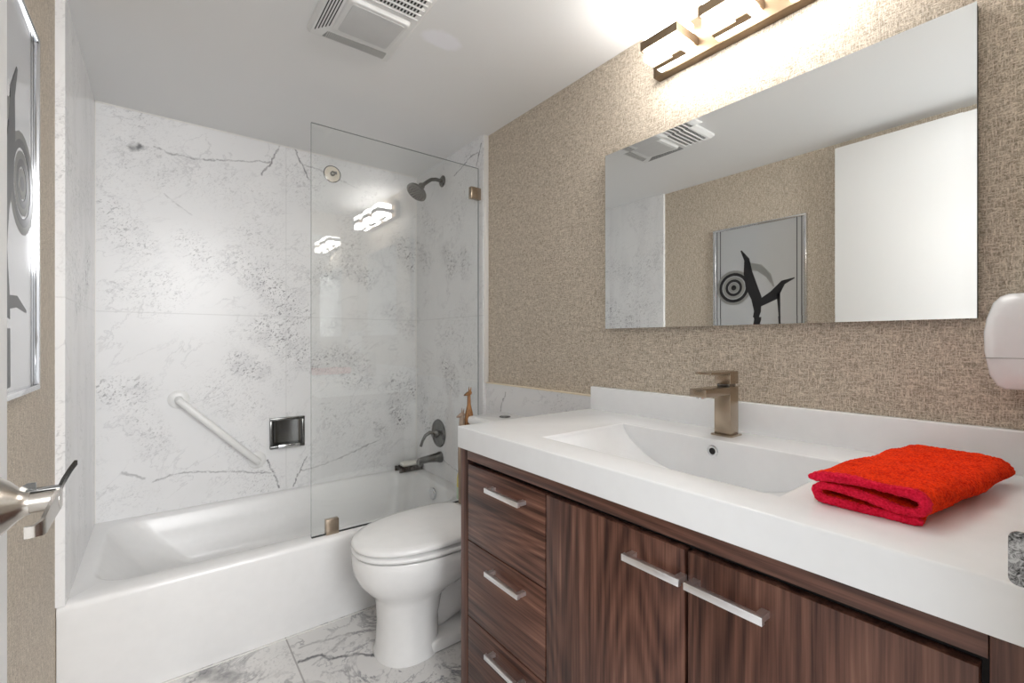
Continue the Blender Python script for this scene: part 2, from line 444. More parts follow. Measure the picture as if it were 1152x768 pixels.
# ------------------------------------------------------------------ bathtub
tub = thing('bathtub', 'white enamel alcove bathtub below the marble walls', 'bathtub', (.525, 2.3, 0))
g = G(); N = 8
TX0, TX1, TY0, TY1 = LWALL+.001, RTILE+.012, 1.91, BACK-.002
cx, cy, hx, hy = (TX0+TX1)/2, (TY0+TY1)/2, (TX1-TX0)/2, (TY1-TY0)/2
def br(x0, x1, y0, y1, r, z): return rrect((x0+x1)/2, (y0+y1)/2, (x1-x0)/2, (y1-y0)/2, r, z, N)
rings = [br(TX0, TX1, TY0+.012, TY1, .003, 0), br(TX0, TX1, TY0+.012, TY1, .003, .03), br(TX0, TX1, TY0+.004, TY1, .003, .05),
         br(TX0, TX1, TY0+.004, TY1, .003, RIM-.05), br(TX0, TX1, TY0, TY1, .003, RIM-.022), br(TX0, TX1, TY0+.003, TY1, .004, RIM-.008), br(TX0, TX1, TY0+.012, TY1, .006, RIM)]
bx0, bx1, by0, by1 = -.175, 1.225, 2.005, 2.645
rings += [br(bx0-.012, bx1+.012, by0-.014, by1+.010, .13, RIM), br(bx0-.003, bx1+.003, by0-.004, by1+.003, .125, RIM-.004), br(bx0+.004, bx1-.003, by0+.004, by1-.004, .12, RIM-.016),
          br(bx0+.05, bx1-.012, by0+.018, by1-.018, .13, .26), br(bx0+.14, bx1-.03, by0+.035, by1-.035, .14, .14), br(bx0+.20, bx1-.055, by0+.06, by1-.06, .14, .085), br(bx0+.27, bx1-.10, by0+.11, by1-.11, .12, .065)]
g.loft(rings).build('tub_shell', M['enamel'], tub, smooth=50)
of = on_x(487, 555, 1.212)
G().lathe([(.0, .0), (.034, .0), (.034, .006), (.030, .011), (.0, .013)], (1.214, of.y, of.z), 'X', mat=Matrix.Translation(Vector((1.214, 0, 0))) @ Matrix.Scale(-1, 4, (1, 0, 0)) @ Matrix.Translation(Vector((-1.214, 0, 0)))).build('overflow_plate', M['chrome'], tub)
# ------------------------------------------------------------------ shower screen
scr = thing('shower_screen', 'frameless clear glass screen standing on the front rim of the bathtub', 'glass screen', (.88, 1.95, RIM))
g = G(); g.box(.480, 1.286, 1.946, 1.954, RIM+.004, 2.024)
o = g.build('glass_pane', [M['glass'], M['glass_edge']], scr, smooth=0)
for p in o.data.polygons:
    if abs(p.normal.y) < .5: p.material_index = 1
hz = on_y(531, 217, 1.95).z
G().box(1.236, 1.296, 1.938, 1.962, hz-.03, hz+.03, .002).build('wall_hinge', M['faucet'], scr)
bx = on_y(374, 591, 1.94).x
G().box(bx-.026, bx+.026, 1.937, 1.963, RIM, RIM+.062, .002).build('rim_clamp', M['faucet'], scr)
G().box(.482, 1.286, 1.947, 1.953, RIM, RIM+.005).build('seal_strip', M['dark'], scr)
# ------------------------------------------------------------------ shower head
fl = on_x(498, 204, RTILE)
sh = thing('shower_fixture', 'dark brushed nickel shower head on a bent arm high on the marble wall', 'shower head', tuple(fl))
G().lathe([(0, 0), (.033, 0), (.033, -.004), (.024, -.011), (.013, -.014), (0, -.014)], fl, 'X').build('wall_flange', M['gun'], sh)
tip = fl + Vector((-.135, 0, -.055))
G().tube([fl, fl+Vector((-.045, 0, .002)), fl+Vector((-.075, 0, -.006)), fl+Vector((-.10, 0, -.025)), tip], .0105).build('shower_arm', M['gun'], sh)
ax = Vector((-.60, -.10, -.79)).normalized()
R = ax.to_track_quat('Z', 'Y').to_matrix().to_4x4(); R.translation = tip - ax*.012
hd = G().lathe([(0, 0), (.014, 0), (.019, .008), (.019, .020), (.016, .026), (.030, .040), (.056, .056), (.060, .063), (.060, .070), (.055, .073), (0, .073)], (0, 0, 0), 'Z', mat=R).build('spray_head', M['gun'], sh)
g = G()
for rr, n in ((.014, 6), (.029, 12), (.044, 18)):
    for k in range(n):
        a = 2*PI*k/n
        g.lathe([(0, .0725), (.0035, .0725), (.0025, .076), (0, .076)], (rr*math.cos(a), rr*math.sin(a), 0), 'Z', 6, mat=R)
n_ = g.build('spray_nozzles', M['dark'], hd); 
# ------------------------------------------------------------------ shower valve
vc = on_x(494, 487, RTILE)
va = thing('shower_valve', 'round dark nickel shower valve with a drooping lever above the tub spout', 'shower valve', tuple(vc))
G().lathe([(0, 0), (.080, 0), (.082, -.003), (.078, -.009), (.064, -.012), (.060, -.010), (.048, -.012), (.030, -.016), (0, -.016)], vc, 'X', 48).build('valve_plate', M['gun'], va)
G().lathe([(0, -.012), (.024, -.012), (.021, -.030), (.017, -.045), (0, -.047)], vc, 'X').build('valve_hub', M['gun'], va)
G().tube([vc+Vector((-.030, 0, .004)), vc+Vector((-.060, .004, .010)), vc+Vector((-.085, .008, -.005)), vc+Vector((-.102, .010, -.035)), vc+Vector((-.112, .012, -.066))], [.015, .013, .0115, .010, .0095], squash=.8).build('lever', M['gun'], va)
# ------------------------------------------------------------------ tub spout
sp = on_x(496, 514, RTILE)
ts = thing('tub_spout', 'dark nickel tub spout on the right marble wall, below the round valve', 'tub spout', tuple(sp))
def sring(x, dz, ry, rz): return [Vector((x, sp.y + ry*math.cos(a), sp.z + dz + rz*math.sin(a)*(1 if math.sin(a) > 0 else .9))) for a in [2*PI*k/20 for k in range(20)]]
G().loft([sring(RTILE, 0, .031, .034), sring(RTILE-.012, 0, .031, .034), sring(RTILE-.03, .001, .027, .028), sring(RTILE-.08, .001, .024, .022), sring(RTILE-.125, -.003, .024, .021), sring(RTILE-.142, -.008, .023, .022), sring(RTILE-.147, -.010, .018, .017)]).build('spout_body', M['gun'], ts)
G().lathe([(0, 0), (.016, 0), (.016, -.014), (0, -.014)], sp+Vector((-.128, 0, -.018))).build('spout_outlet', M['gun'], ts)
# ------------------------------------------------------------------ soap dish on the rim and the soap
sd = thing('soap_dish', 'dark slatted wooden soap dish in the rear right corner of the tub rim', 'soap dish', (1.205, 2.63, RIM))
g = G()
for k in range(7): g.box(1.143+k*.0215, 1.156+k*.0215, 2.575, 2.668, RIM+.016, RIM+.028, .002)
g.build('slats', M['soap_dark'], sd)
g = G(); g.box(1.140, 1.290, 2.583, 2.593, RIM, RIM+.017, .002); g.build('runner', M['soap_dark'], sd)
g = G(); g.box(1.140, 1.290, 2.650, 2.660, RIM, RIM+.017, .002); g.build('runner', M['soap_dark'], sd)
sb = G().box(1.165, 1.265, 2.592, 2.650, RIM+.028, RIM+.055, .012, 4).build('soap_bar', M['soap'])
tag(sb, 'white bar of soap lying on the dark slatted dish in the tub corner', 'soap')
# ------------------------------------------------------------------ grab bar
a = on_y(201, 449, BACK); b = on_y(289, 517, BACK)
gb = thing('grab_bar', 'white grab bar mounted slanting down to the right on the back marble wall', 'grab bar', tuple((a+b)/2))
off = Vector((0, -.055, 0)); d = (b-a).normalized()
A, B = a+off, b+off
G().tube([a, a+off*.55, a+off*.85+d*.006, A+d*.028, B-d*.028, b+off*.85-d*.006, b+off*.55, b], .0165, 18).build('bar', M['bar_white'], gb)
for p in (a, b): G().lathe([(0, 0), (.043, 0), (.043, -.005), (.036, -.011), (.020, -.013), (0, -.013)], p, 'Y').build('wall_flange', M['bar_white'], gb)
# ------------------------------------------------------------------ recessed chrome holder
p0 = on_y(303, 505, BACK); p1 = on_y(342, 467, BACK)
x0, x1, z0, z1 = p0.x, p1.x, p0.z, p1.z
rh = thing('recessed_holder', 'square chrome recessed soap holder set in the back marble wall right of the grab bar', 'soap holder', ((x0+x1)/2, BACK, z0))
fw = .014
G().box(x0, x1, BACK-.019, BACK+.004, z1-fw, z1, .002).box(x0, x1, BACK-.019, BACK+.004, z0, z0+fw, .002).box(x0, x0+fw, BACK-.019, BACK+.004, z0+fw, z1-fw, .002).box(x1-fw, x1, BACK-.019, BACK+.004, z0+fw, z1-fw, .002).build('frame', M['gun'], rh)
n = 14; cxm = (x0+x1)/2; w = (x1-x0)/2-fw
arc = [(cxm + w*math.sin(t), BACK-.001-.017*(1-math.cos(t))) for t in [-PI/2+PI*k/n for k in range(n+1)]]
G().loft([[Vector((x, y, z)) for x, y in arc] for z in (z0+fw, z1-fw)], False, False, closed=False).build('curved_recess', M['gun'], rh)
G().box(cxm-.05, cxm+.055, BACK-.040, BACK-.002, z0+.004, z0+.014, .004).box(cxm-.05, cxm+.055, BACK-.043, BACK-.037, z0+.004, z0+.022, .002).build('lip', M['chrome'], rh)
# ------------------------------------------------------------------ sprinkler
c = on_y(373.5, 196, BACK)
sk = thing('sidewall_sprinkler', 'round cream plate with a small chrome sprinkler head high on the back wall', 'sprinkler', tuple(c))
G().lathe([(0, 0), (.046, 0), (.046, -.004), (.043, -.006), (0, -.008)], c, 'Y', 40).build('escutcheon', M['cream'], sk)
G().lathe([(.043, 0), (.0475, 0), (.0475, -.006), (.043, -.007), (.043, 0)], c, 'Y', 40).build('escutcheon_ring', M['gun'], sk)
G().lathe([(0, -.007), (.013, -.007), (.013, -.016), (.009, -.022), (.009, -.030), (0, -.030)], c, 'Y').box(c.x-.014, c.x+.014, c.y-.046, c.y-.044, c.z-.012, c.z+.004, .0008).tube([c+Vector((-.010, -.020, 0)), c+Vector((-.013, -.034, 0)), c+Vector((-.004, -.045, 0))], .003, 8).tube([c+Vector((.010, -.020, 0)), c+Vector((.013, -.034, 0)), c+Vector((.004, -.045, 0))], .003, 8).build('sprinkler_head', M['gun'], sk)

# ------------------------------------------------------------------ toilet
TY = 1.595
to = thing('toilet', 'white two piece toilet with closed lid between bathtub and vanity', 'toilet', (.95, TY, 0))
def oval(xf, xm, xb, w, z, eb=2.6, n=56):
    r = []
    for k in range(n):
        t = 2*PI*k/n; c_, s_ = math.cos(t), math.sin(t)
        e = 2/eb if c_ > 0 else 2/2.15
        x = xm + (xb-xm if c_ > 0 else xm-xf)*math.copysign(abs(c_)**e, c_)
        y = TY + w*math.copysign(abs(s_)**(2/eb if c_ > 0 else 2/2.15), s_)
        r.append(Vector((x, y, z)))
    return r
g = G()
g.loft([oval(.612, .73, .84, .118, 0), oval(.612, .73, .84, .118, .012), oval(.620, .73, .84, .110, .03), oval(.624, .73, .84, .106, .12), oval(.618, .73, .86, .108, .20), oval(.606, .74, .90, .118, .225),
        oval(.580, .76, .96, .142, .25), oval(.556, .78, 1.02, .163, .28), oval(.540, .79, 1.06, .177, .315), oval(.534, .80, 1.08, .183, .35), oval(.535, .80, 1.09, .184, .372), oval(.540, .80, 1.09, .180, .382)])
g.build('bowl', M['porcelain'], to, smooth=60)
g = G(); g.box(.78, 1.18, TY-.112, TY+.112, 0, .045, .012, 3).build('foot', M['porcelain'], to)
g = G()
g.loft([[Vector((x, TY+y, z)) for y, z in [(w*math.cos(t), zc+h*math.sin(t)) for t in [2*PI*k/24 for k in range(24)]]] for x, w, zc, h in ((.76, .060, .16, .13), (.86, .070, .15, .12), (.96, .075, .19, .13), (1.06, .075, .22, .12), (1.16, .07, .17, .13))]).build('trapway', M['porcelain'], to, smooth=60)
G().box(1.00, 1.31, TY-.15, TY+.15, .29, .395, .02, 3).build('rear_shelf', M['porcelain'], to)
st = G().loft([oval(.545, .80, 1.015, .174, .3865, 4), oval(.535, .80, 1.022, .183, .389, 4), oval(.532, .80, 1.025, .186, .393, 4), oval(.532, .80, 1.025, .186, .400, 4), oval(.538, .80, 1.02, .180, .404, 4)]).build('seat', M['seat'], to, smooth=60)
def lidring(i, z, tilt=.012): 
    r = oval(.532+i, .80, 1.03-i, .186-i*.9, z, 4)
    return [Vector((p.x, p.y, p.z + tilt*max(0, (p.x-.55))/.48)) for p in r]
G().loft([lidring(.012, .4085), lidring(.003, .411), lidring(0, .415), lidring(0, .422), lidring(.006, .429), lidring(.03, .4345), lidring(.10, .439), lidring(.16, .441)]).build('lid', M['seat'], to, smooth=60)
for s in (-.07, .07): G().tube([(1.045, TY+s-.02, .425), (1.045, TY+s+.02, .425)], .014).build('hinge', M['seat'], to)
TB0, TB1 = 1.405, 1.772
G().loft([rrect(1.207, (TB0+TB1)/2, .088, (TB1-TB0)/2-.02, .03, .39), rrect(1.205, (TB0+TB1)/2, .094, (TB1-TB0)/2-.014, .03, .55), rrect(1.205, (TB0+TB1)/2, .098, (TB1-TB0)/2-.008, .03, .768)]).build('tank', M['porcelain'], to, smooth=40)
tl = G().loft([rrect(1.205, (TB0+TB1)/2, .100, (TB1-TB0)/2-.004, .025, .768), rrect(1.205, (TB0+TB1)/2, .105, (TB1-TB0)/2, .028, .774), rrect(1.205, (TB0+TB1)/2, .105, (TB1-TB0)/2, .028, .792), rrect(1.205, (TB0+TB1)/2, .101, (TB1-TB0)/2-.004, .026, .799), rrect(1.205, (TB0+TB1)/2, .09, (TB1-TB0)/2-.015, .02, .801)]).build('tank_lid', M['porcelain'], to, smooth=40)
bp = on_z(568, 469, .80)
G().lathe([(0, 0), (.026, 0), (.026, .003), (.022, .006), (0, .006)], (bp.x, bp.y, .800)).build('flush_button', M['gun'], tl)

# ------------------------------------------------------------------ carved figurines behind the toilet tank
c = on_y(526, 455, 1.846)
fz = on_y(526, 431, 1.846).z
def figure(name, x, y, top, w, m, label, lean, slender):
    t = thing(name, label, 'figurine', (x, y, 0))
    h = top
    G().loft([[Vector((x + lean*(z/h)**2 + rx*math.cos(a), y + ry*math.sin(a), z)) for a in [2*PI*k/16 for k in range(16)]] for z, rx, ry in
        ((0, w*1.25, w*1.2), (.012, w*1.25, w*1.2), (.02, w*.8, w*.8), (h*.35, w*.85, w*.85), (h*.70, w*1.15, w), (h*.80, w*1.1, w*.95), (h*.86, w*.7, w*.7), (h*.90, w*slender, w*slender), (h*.955, w*slender*.85, w*slender*.85), (h*.965, w*.2, w*.2))]).build('body', m, t, smooth=60)
    hx = x + lean*.96
    G().loft([[Vector((hx + dx, y + r*math.cos(a), h*.955 + dz + r*math.sin(a))) for a in [2*PI*k/12 for k in range(12)]] for dx, dz, r in ((.016, .006, .003), (.010, .006, .010), (-.006, .003, .010), (-.020, -.002, .006), (-.027, -.004, .003))]).build('head', m, t, smooth=60)
    for s in (-1, 1): G().tube([(hx+.004, y+s*.005, h*.955+.010), (hx+.006, y+s*.008, h*.955+.022), (hx+.007, y+s*.009, h*.955+.034)], [.0035, .003, .001], 8).build('ear', m, t)
    return t
figure('carved_figurine', c.x+.020, 1.860, fz-.012, .026, M['amber_wood'], 'tall slim amber brown carved figurine with a long thin neck, beside the toilet tank', -.004, .36)
f2 = on_y(523.5, 458, 1.835)
figure('carved_figurine', f2.x-.038, 1.805, f2.z+.006, .016, M['tan_wood'], 'shorter dull tan carved figurine directly left of the tall amber one', 0, .8)
# yellow bottle on the tub rim
yb = on_y(515.5, 545, 1.985)
yt = thing('yellow_bottle', 'narrow yellow and pale green bottle peeking out behind the left edge of the vanity', 'bottle', (yb.x+.022, 1.975, RIM))
yx = yb.x+.022
G().lathe([(0, 0), (.024, 0), (.026, .004), (.026, .060)], (yx, 1.988, RIM)).build('lower_body', M['pale_green'], yt)
G().lathe([(.0, .060), (.0255, .060), (.0245, .10), (.021, .125), (.012, .138), (.012, .150), (0, .150)], (yx, 1.988, RIM)).build('upper_body', M['yellow'], yt)

# ------------------------------------------------------------------ vanity cabinet
FXX = .722                              # front face
va_ = thing('vanity_cabinet', 'dark walnut vanity cabinet with three drawers and two doors under the white countertop', 'vanity cabinet', (1.02, .61, 0))
ZT = .821
g = G(); g.box(FXX, 1.30, 1.154, 1.190, 0, ZT, .001); g.build('side_panel', M['wood_v'], va_)
g = G(); g.box(FXX, 1.30, .034, .0755, 0, ZT, .001); g.build('side_panel', M['wood_v2'], va_)
g = G(); g.box(FXX, .745, .0765, 1.1535, .790, ZT, .0008); g.build('top_rail', M['wood_h'], va_)
g = G(); g.box(.744, .752, .0755, 1.154, .09, .790); g.build('gap_shade_sheet', M['black'], va_, smooth=0)  # black sheet behind the fronts, shade of the gaps put into its colour
g = G(); g.box(.775, .79, .0755, 1.154, 0, .09); g.build('toe_kick', M['black'], va_, smooth=0)
def front(name, y0, y1, z0, z1, m, hy0, hy1, hz):
    o = G().box(FXX, FXX+.0205, y0, y1, z0, z1, .0012).build(name, m, va_)
    g = G(); g.box(.692, .702, hy0, hy1, hz-.0065, hz+.0065, .0008)
    for yy in (hy0+.002, hy1-.014): g.box(.701, FXX+.001, yy, yy+.012, hz-.005, hz+.005)
    g.build('handle', M['satin'], o)
D0, D1 = .808, 1.150
for z0, z1 in ((.5535, .777), (.329, .5505), (.100, .326)): front('drawer', D0, D1, z0, z1, M['wood_h'], .877, 1.023, z1-.040)
front('door', .4445, .8035, .100, .777, M['wood_v'], .4375, .558, .731)
front('door', .0835, .4375, .100, .777, M['wood_v2'], .302, .4285, .731)

# ------------------------------------------------------------------ countertop with moulded basin
ct = thing('sink_countertop', 'thick white one piece sink countertop with a trough basin and low backsplash', 'countertop', (1.02, .61, ZT))
bm = bmesh.new()
X0, X1, Y0, Y1, Z1 = .7125, WALL-.001, .031, 1.195, .884
bX0, bX1, bY0, bY1 = .8126, 1.147, .328, .918
V = lambda x, y, z: bm.verts.new((x, y, z))
n = 30; prof = []
for k in range(n+1):
    t = k/n; s = 1-2*t
    prof.append((bY1 + (bY0-bY1)*(.5-.5*math.cos(PI*t)) , Z1 - .122*(1-abs(math.cos(PI*t))**2.0)**.62))
fr = [V(bX0+.0, y, z) for y, z in prof]; bk = [V(bX1, y, z) for y, z in prof]
for i in range(n): bm.faces.new((fr[i], bk[i], bk[i+1], fr[i+1]))
bm.faces.new(fr); bm.faces.new(list(reversed(bk)))
o4 = [V(X0, Y1, Z1), V(X1, Y1, Z1), V(X1, Y0, Z1), V(X0, Y0, Z1)]
i4 = [fr[0], bk[0], bk[-1], fr[-1]]
for i in range(4): bm.faces.new((o4[i], o4[(i+1) % 4], i4[(i+1) % 4], i4[i]))
l4 = [V(p.co.x, p.co.y, ZT) for p in o4]
for i in range(4): bm.faces.new((o4[i], l4[i], l4[(i+1) % 4], o4[(i+1) % 4]))
u4 = [V(x, y, ZT) for x, y in ((bX0-.012, bY1+.012), (bX1+.012, bY1+.012), (bX1+.012, bY0-.012), (bX0-.012, bY0-.012))]
d4 = [V(x, y, Z1-.136) for x, y in ((bX0-.012, bY1-.06), (bX1+.012, bY1-.06), (bX1+.012, bY0+.06), (bX0-.012, bY0+.06))]
for i in range(4):
    j = (i+1) % 4
    bm.faces.new((l4[i], u4[i], u4[j], l4[j])); bm.faces.new((u4[i], d4[i], d4[j], u4[j]))
bm.faces.new(d4)
bmesh.ops.recalc_face_normals(bm, faces=bm.faces)
ed = [e for e in bm.edges if len(e.link_faces) == 2 and e.calc_face_angle(0) > .45 and max(v.co.z for v in e.verts) > .80 and (abs(e.verts[0].co.z-Z1) < 1e-5 or abs(e.verts[1].co.z-Z1) < 1e-5)]
bmesh.ops.bevel(bm, geom=ed, offset=.004, segments=3, profile=.5, affect='EDGES')
g = G(); g.bm.free(); g.bm = bm
g.build('deck', M['solid'], ct, smooth=40)
G().box(1.300, WALL-.0008, Y0, 1.195, Z1-.003, .9685, .003, 3).build('backsplash', M['solid'], ct)
oc = on_x(802, 507, bX1)
G().lathe([(.0085, -.0005), (.0150, -.0005), (.0150, -.003), (.012, -.004), (.0085, -.003), (.0085, -.0005)], oc, 'X').build('overflow_ring', M['chrome'], ct)
G().lathe([(0, -.0003), (.0088, -.0003), (.0088, -.001), (0, -.001)], oc, 'X').build('overflow_hole', M['black'], ct)
G().lathe([(0, 0), (.030, 0), (.031, .002), (.026, .005), (0, .006)], (.985, .623, Z1-.123)).build('drain', M['chrome'], ct)

# ------------------------------------------------------------------ faucet
fc = on_z(817.5, 489, Z1)
fx, fy = fc.x-.002, fc.y
fa = thing('faucet', 'square brushed nickel single lever faucet behind the basin', 'faucet', (fx, fy, Z1))
G().box(fx-.029, fx+.029, fy-.029, fy+.029, Z1, Z1+.005, .001).build('base_plate', M['faucet'], fa)
b_ = .0225
G().box(fx-b_, fx+b_, fy-b_, fy+b_, Z1+.005, Z1+.134, .0015).build('column', M['faucet'], fa)
G().box(fx-.145, fx-b_+.001, fy-b_, fy+b_, Z1+.114, Z1+.134, .0015).build('spout', M['faucet'], fa)
G().lathe([(0, 0), (.011, 0), (.011, .004), (0, .004)], (fx-.130, fy, Z1+.110)).build('aerator', M['chrome'], fa)
G().box(fx-.017, fx+.017, fy-.017, fy+.017, Z1+.133, Z1+.142, .001).build('swivel', M['gun'], fa)
G().box(fx-b_, fx+b_, fy-b_, fy+b_, Z1+.141, Z1+.176, .0015).box(fx-.120, fx-b_+.001, fy-b_, fy+b_, Z1+.170, Z1+.176, .001).build('lever', M['faucet'], fa)

# ------------------------------------------------------------------ towel
tw = thing('folded_towel', 'folded red terry towel lying on the countertop right of the basin', 'towel', (1.0, .19, Z1))
def fold_path(sag):
    # section in (y, z): bottom sheet, left bend, middle sheet, right bend, top sheet
    H = .053
    pts = [(.150 + .035*min(1, 2.5*sag/.004), .006), (.21, .0058), (.262, .0070)]
    for k in range(1, 8):
        a = -PI/2 + PI*k/8; pts.append((.268 + .0115*math.cos(a), .0185 + .0115*math.sin(a)))
    pts += [(.25, .029), (.21, .025), (.180, .0185)]
    for k in range(1, 9):
        a = -PI/2 - PI*k/9; pts.append((.168 + .020*math.cos(a), .0310 + .0145*math.sin(a)))
    pts += [(.185, H-.007), (.23, H-.0075), (.27, H-.009), (.289, H-.013)]
    return [Vector((0, y, z)) for y, z in pts]
def resample(P, n):
    L = [0]
    for a, b in zip(P, P[1:]): L.append(L[-1] + (b-a).length)
    out = []
    for k in range(n):
        s = L[-1]*k/(n-1); i = 0
        while i < len(L)-2 and L[i+1] < s: i += 1
        out.append(P[i].lerp(P[i+1], (s-L[i])/max(1e-9, L[i+1]-L[i])))
    return out
from mathutils import noise as mn
def section(x, t, shrink=0.):
    P = resample(fold_path(.004*t), 170); n = len(P)
    top, bot = [], []
    th = .0068 - shrink
    for i, p in enumerate(P):
        tg = (P[min(i+1, n-1)] - P[max(i-1, 0)]).normalized(); nm = Vector((0, -tg.z, tg.y))
        e = min(1, .4 + min(i, n-1-i)/3*.6)
        for lst, s in ((top, 1), (bot, -1)):
            q = p + nm*s*th*e
            skew = -.046*t
            fuzz = (random.random()-.5)*.0022; q = q + nm*s*fuzz
            lift = mn.noise(Vector((x*14, q.y*16, s*.5)))*.006*(q.z/.05)
            bulge = 1 + .06*math.sin(t*PI)
            y = .22 + (q.y-.22)*bulge + skew + .004*mn.noise(Vector((x*12, q.z*60, 3)))
            lst.append(Vector((x + .010*mn.noise(Vector((q.y*20, q.z*50, 7)))*(1 if t > .5 else .4), y, Z1 + max(.0004, q.z*(1-.06*t) + lift))))
    return top + bot[::-1]
rings = []
nx = 150
for k in range(nx+1):
    t = k/nx; rings.append(section(.826 + .375*t, t, .0025 if k in (0, nx) else (.0008 if k in (1, nx-1) else 0)))
g = G(); g.loft(rings)
o = g.build('terry_body', [M['terry'], M['hem']], tw, smooth=70)
for p in o.data.polygons:
    if p.center.x < .834: p.material_index = 1

# ------------------------------------------------------------------ mirror with bevelled border
MY0, MY1, MZ0, MZ1, MX = .1535, 1.1206, 1.187, 1.8245, 1.300
mi = thing('wall_mirror', 'large frameless mirror on the wallpaper above the countertop', 'mirror', (MX, .637, MZ0))
w_ = .020; dp = -.00032
def mrect(x, i): return [Vector((x, MY0+i, MZ0+i)), Vector((x, MY1-i, MZ0+i)), Vector((x, MY1-i, MZ1-i)), Vector((x, MY0+i, MZ1-i))]
G().loft([mrect(MX+dp, 0), mrect(MX, w_)], False, True).build('mirror_glass', M['mirror'], mi, smooth=0)
G().box(MX+.0006, WALL-.0005, MY0+.001, MY1-.001, MZ0+.001, MZ1-.001).build('backing', M['dark'], mi, smooth=0)

# ------------------------------------------------------------------ vanity light
LZ0, LZ1 = 2.008, 2.125
vl = thing('vanity_light', 'champagne metal wall light with three lit glass blocks above the mirror', 'wall light', (1.29, .63, LZ0))
G().box(1.288, WALL-.0005, .352, .905, LZ0, LZ1, .0015).build('backplate', M['lamp_metal'], vl)
for y0, y1 in ((.747, .872), (.5563, .6813), (.3657, .4907)):
    s = G().box(1.182, 1.276, y0+.006, y1-.006, 2.004, 2.098, .004, 2).build('glass_block', M['glow'], vl)
    zb0, zb1 = 2.036, 2.063
    G().box(1.174, 1.1775, y0, y1, zb0, zb1).box(1.1775, 1.288, y0, y0+.0035, zb0, zb1).box(1.1775, 1.288, y1-.0035, y1, zb0, zb1).build('metal_strap', M['lamp_metal'], s)
    G().box(1.226, 1.246, y0+.012, y1-.010, 2.0005, 2.0045).box(1.215, 1.246, y0+.012, y0+.045, 2.000, 2.0042).build('lamp_bracket', M['lamp_metal'], s)

# ------------------------------------------------------------------ white unit on the wall by the right edge
wu = thing('wall_dispenser', 'white rounded plastic unit on the wallpaper right of the mirror', 'dispenser', (WALL, .07, 1.04))
def ur(x, i):
    zc_, hz2, y1 = 1.140, .090-i, .140-i
    pts = []
    for y, z in ((.045+i, -hz2), (y1-.028, -hz2), (y1-.018, -hz2+.006), (y1-.008, -hz2+.026), (y1-.001, -.02), (y1, .018), (y1-.004, .045), (y1-.013, hz2-.016), (y1-.022, hz2-.005), (y1-.034, hz2), (.045+i, hz2)):
        pts.append(Vector((x, y, zc_+z)))
    return pts
g = G(); g.loft([ur(WALL-.001, .0), ur(1.262, 0), ur(1.244, .005), ur(1.236, .016), ur(1.234, .03)])
g.build('casing', M['white_unit'], wu, smooth=50)
G().box(1.2335, 1.30, .05, .1375, 1.1085, 1.1097).build('seam', M['grey_mesh'], wu, smooth=0)

# ------------------------------------------------------------------ ceiling fan
fn = thing('bath_fan', 'white plastic ceiling fan and heater with slotted grilles around a flat lens', 'ceiling fan', (.53, 1.41, CEIL))
a0, a1, c0, c1 = .385, .668, 1.196, 1.614
def cr(i, z): return [Vector((a0+i, c0+i, z)), Vector((a1-i, c0+i, z)), Vector((a1-i, c1-i*.5, z)), Vector((a0+i*.4, c1-i*.5, z))]
zt = CEIL
G().loft([cr(0, zt), cr(0, zt-.010), cr(.012, zt-.022), cr(.015, zt-.024)], True, True).build('housing', M['plastic'], fn)
# wedge shaped lens cover: nearly flush at the tub end, raised towards the heater grille
def lr(i, d):
    out = []
    for p in rrect(.540, 1.452, .096-i, .094-i, .010, 0, 4):
        k = (1.546-p.y)/.188
        out.append(Vector((p.x, p.y, zt-.0235 - d*(.25+.75*k))))
    return out
G().loft([lr(-.002, 0), lr(0, .010), lr(.003, .0135), lr(.012, .0150)]).build('lens_frame', M['plastic'], fn)
G().loft([lr(.014, .012), lr(.014, .0165), lr(.016, .0172)]).build('lens', M['lens'], fn)
g = G()
for k in range(5): g.box(.3985+k*.0082, .4017+k*.0082, 1.36, 1.578-k*.011, zt-.0248, zt-.0236)
g.build('side_slot_shade', M['dark'], fn)  # dark strips on the closed housing, painted shade of the slot openings
g = G()
g.prism([(.428, 1.598, zt-.0236), (.437, 1.563, zt-.0236), (.636, 1.558, zt-.0236), (.636, 1.596, zt-.0236)], (0, 0, -.0011))
g.build('mesh_strip', M['grey_mesh'], fn)
g = G()
for k in range(33): g.box(.438+k*.006, .4395+k*.006, 1.561, 1.597, zt-.0252, zt-.0246)
g.build('mesh_bars', M['plastic'], fn)
g = G()
for r_, yy in enumerate((1.218, 1.242, 1.266, 1.290, 1.314)):
    for k in range(20):
        xx = .425 + k*.0108
        g.box(xx, xx+.0055, yy, yy+.015, zt-.0246, zt-.0236)
g.build('grille_slot_shade', M['dark'], fn)  # dark blocks painted as the shade inside the grille openings
g = G()
for yy in (1.236, 1.260, 1.284, 1.308, 1.334): g.box(.412, .648, yy, yy+.0035, zt-.0285, zt-.023, .001)
g.build('grille_rib', M['plastic'], fn)

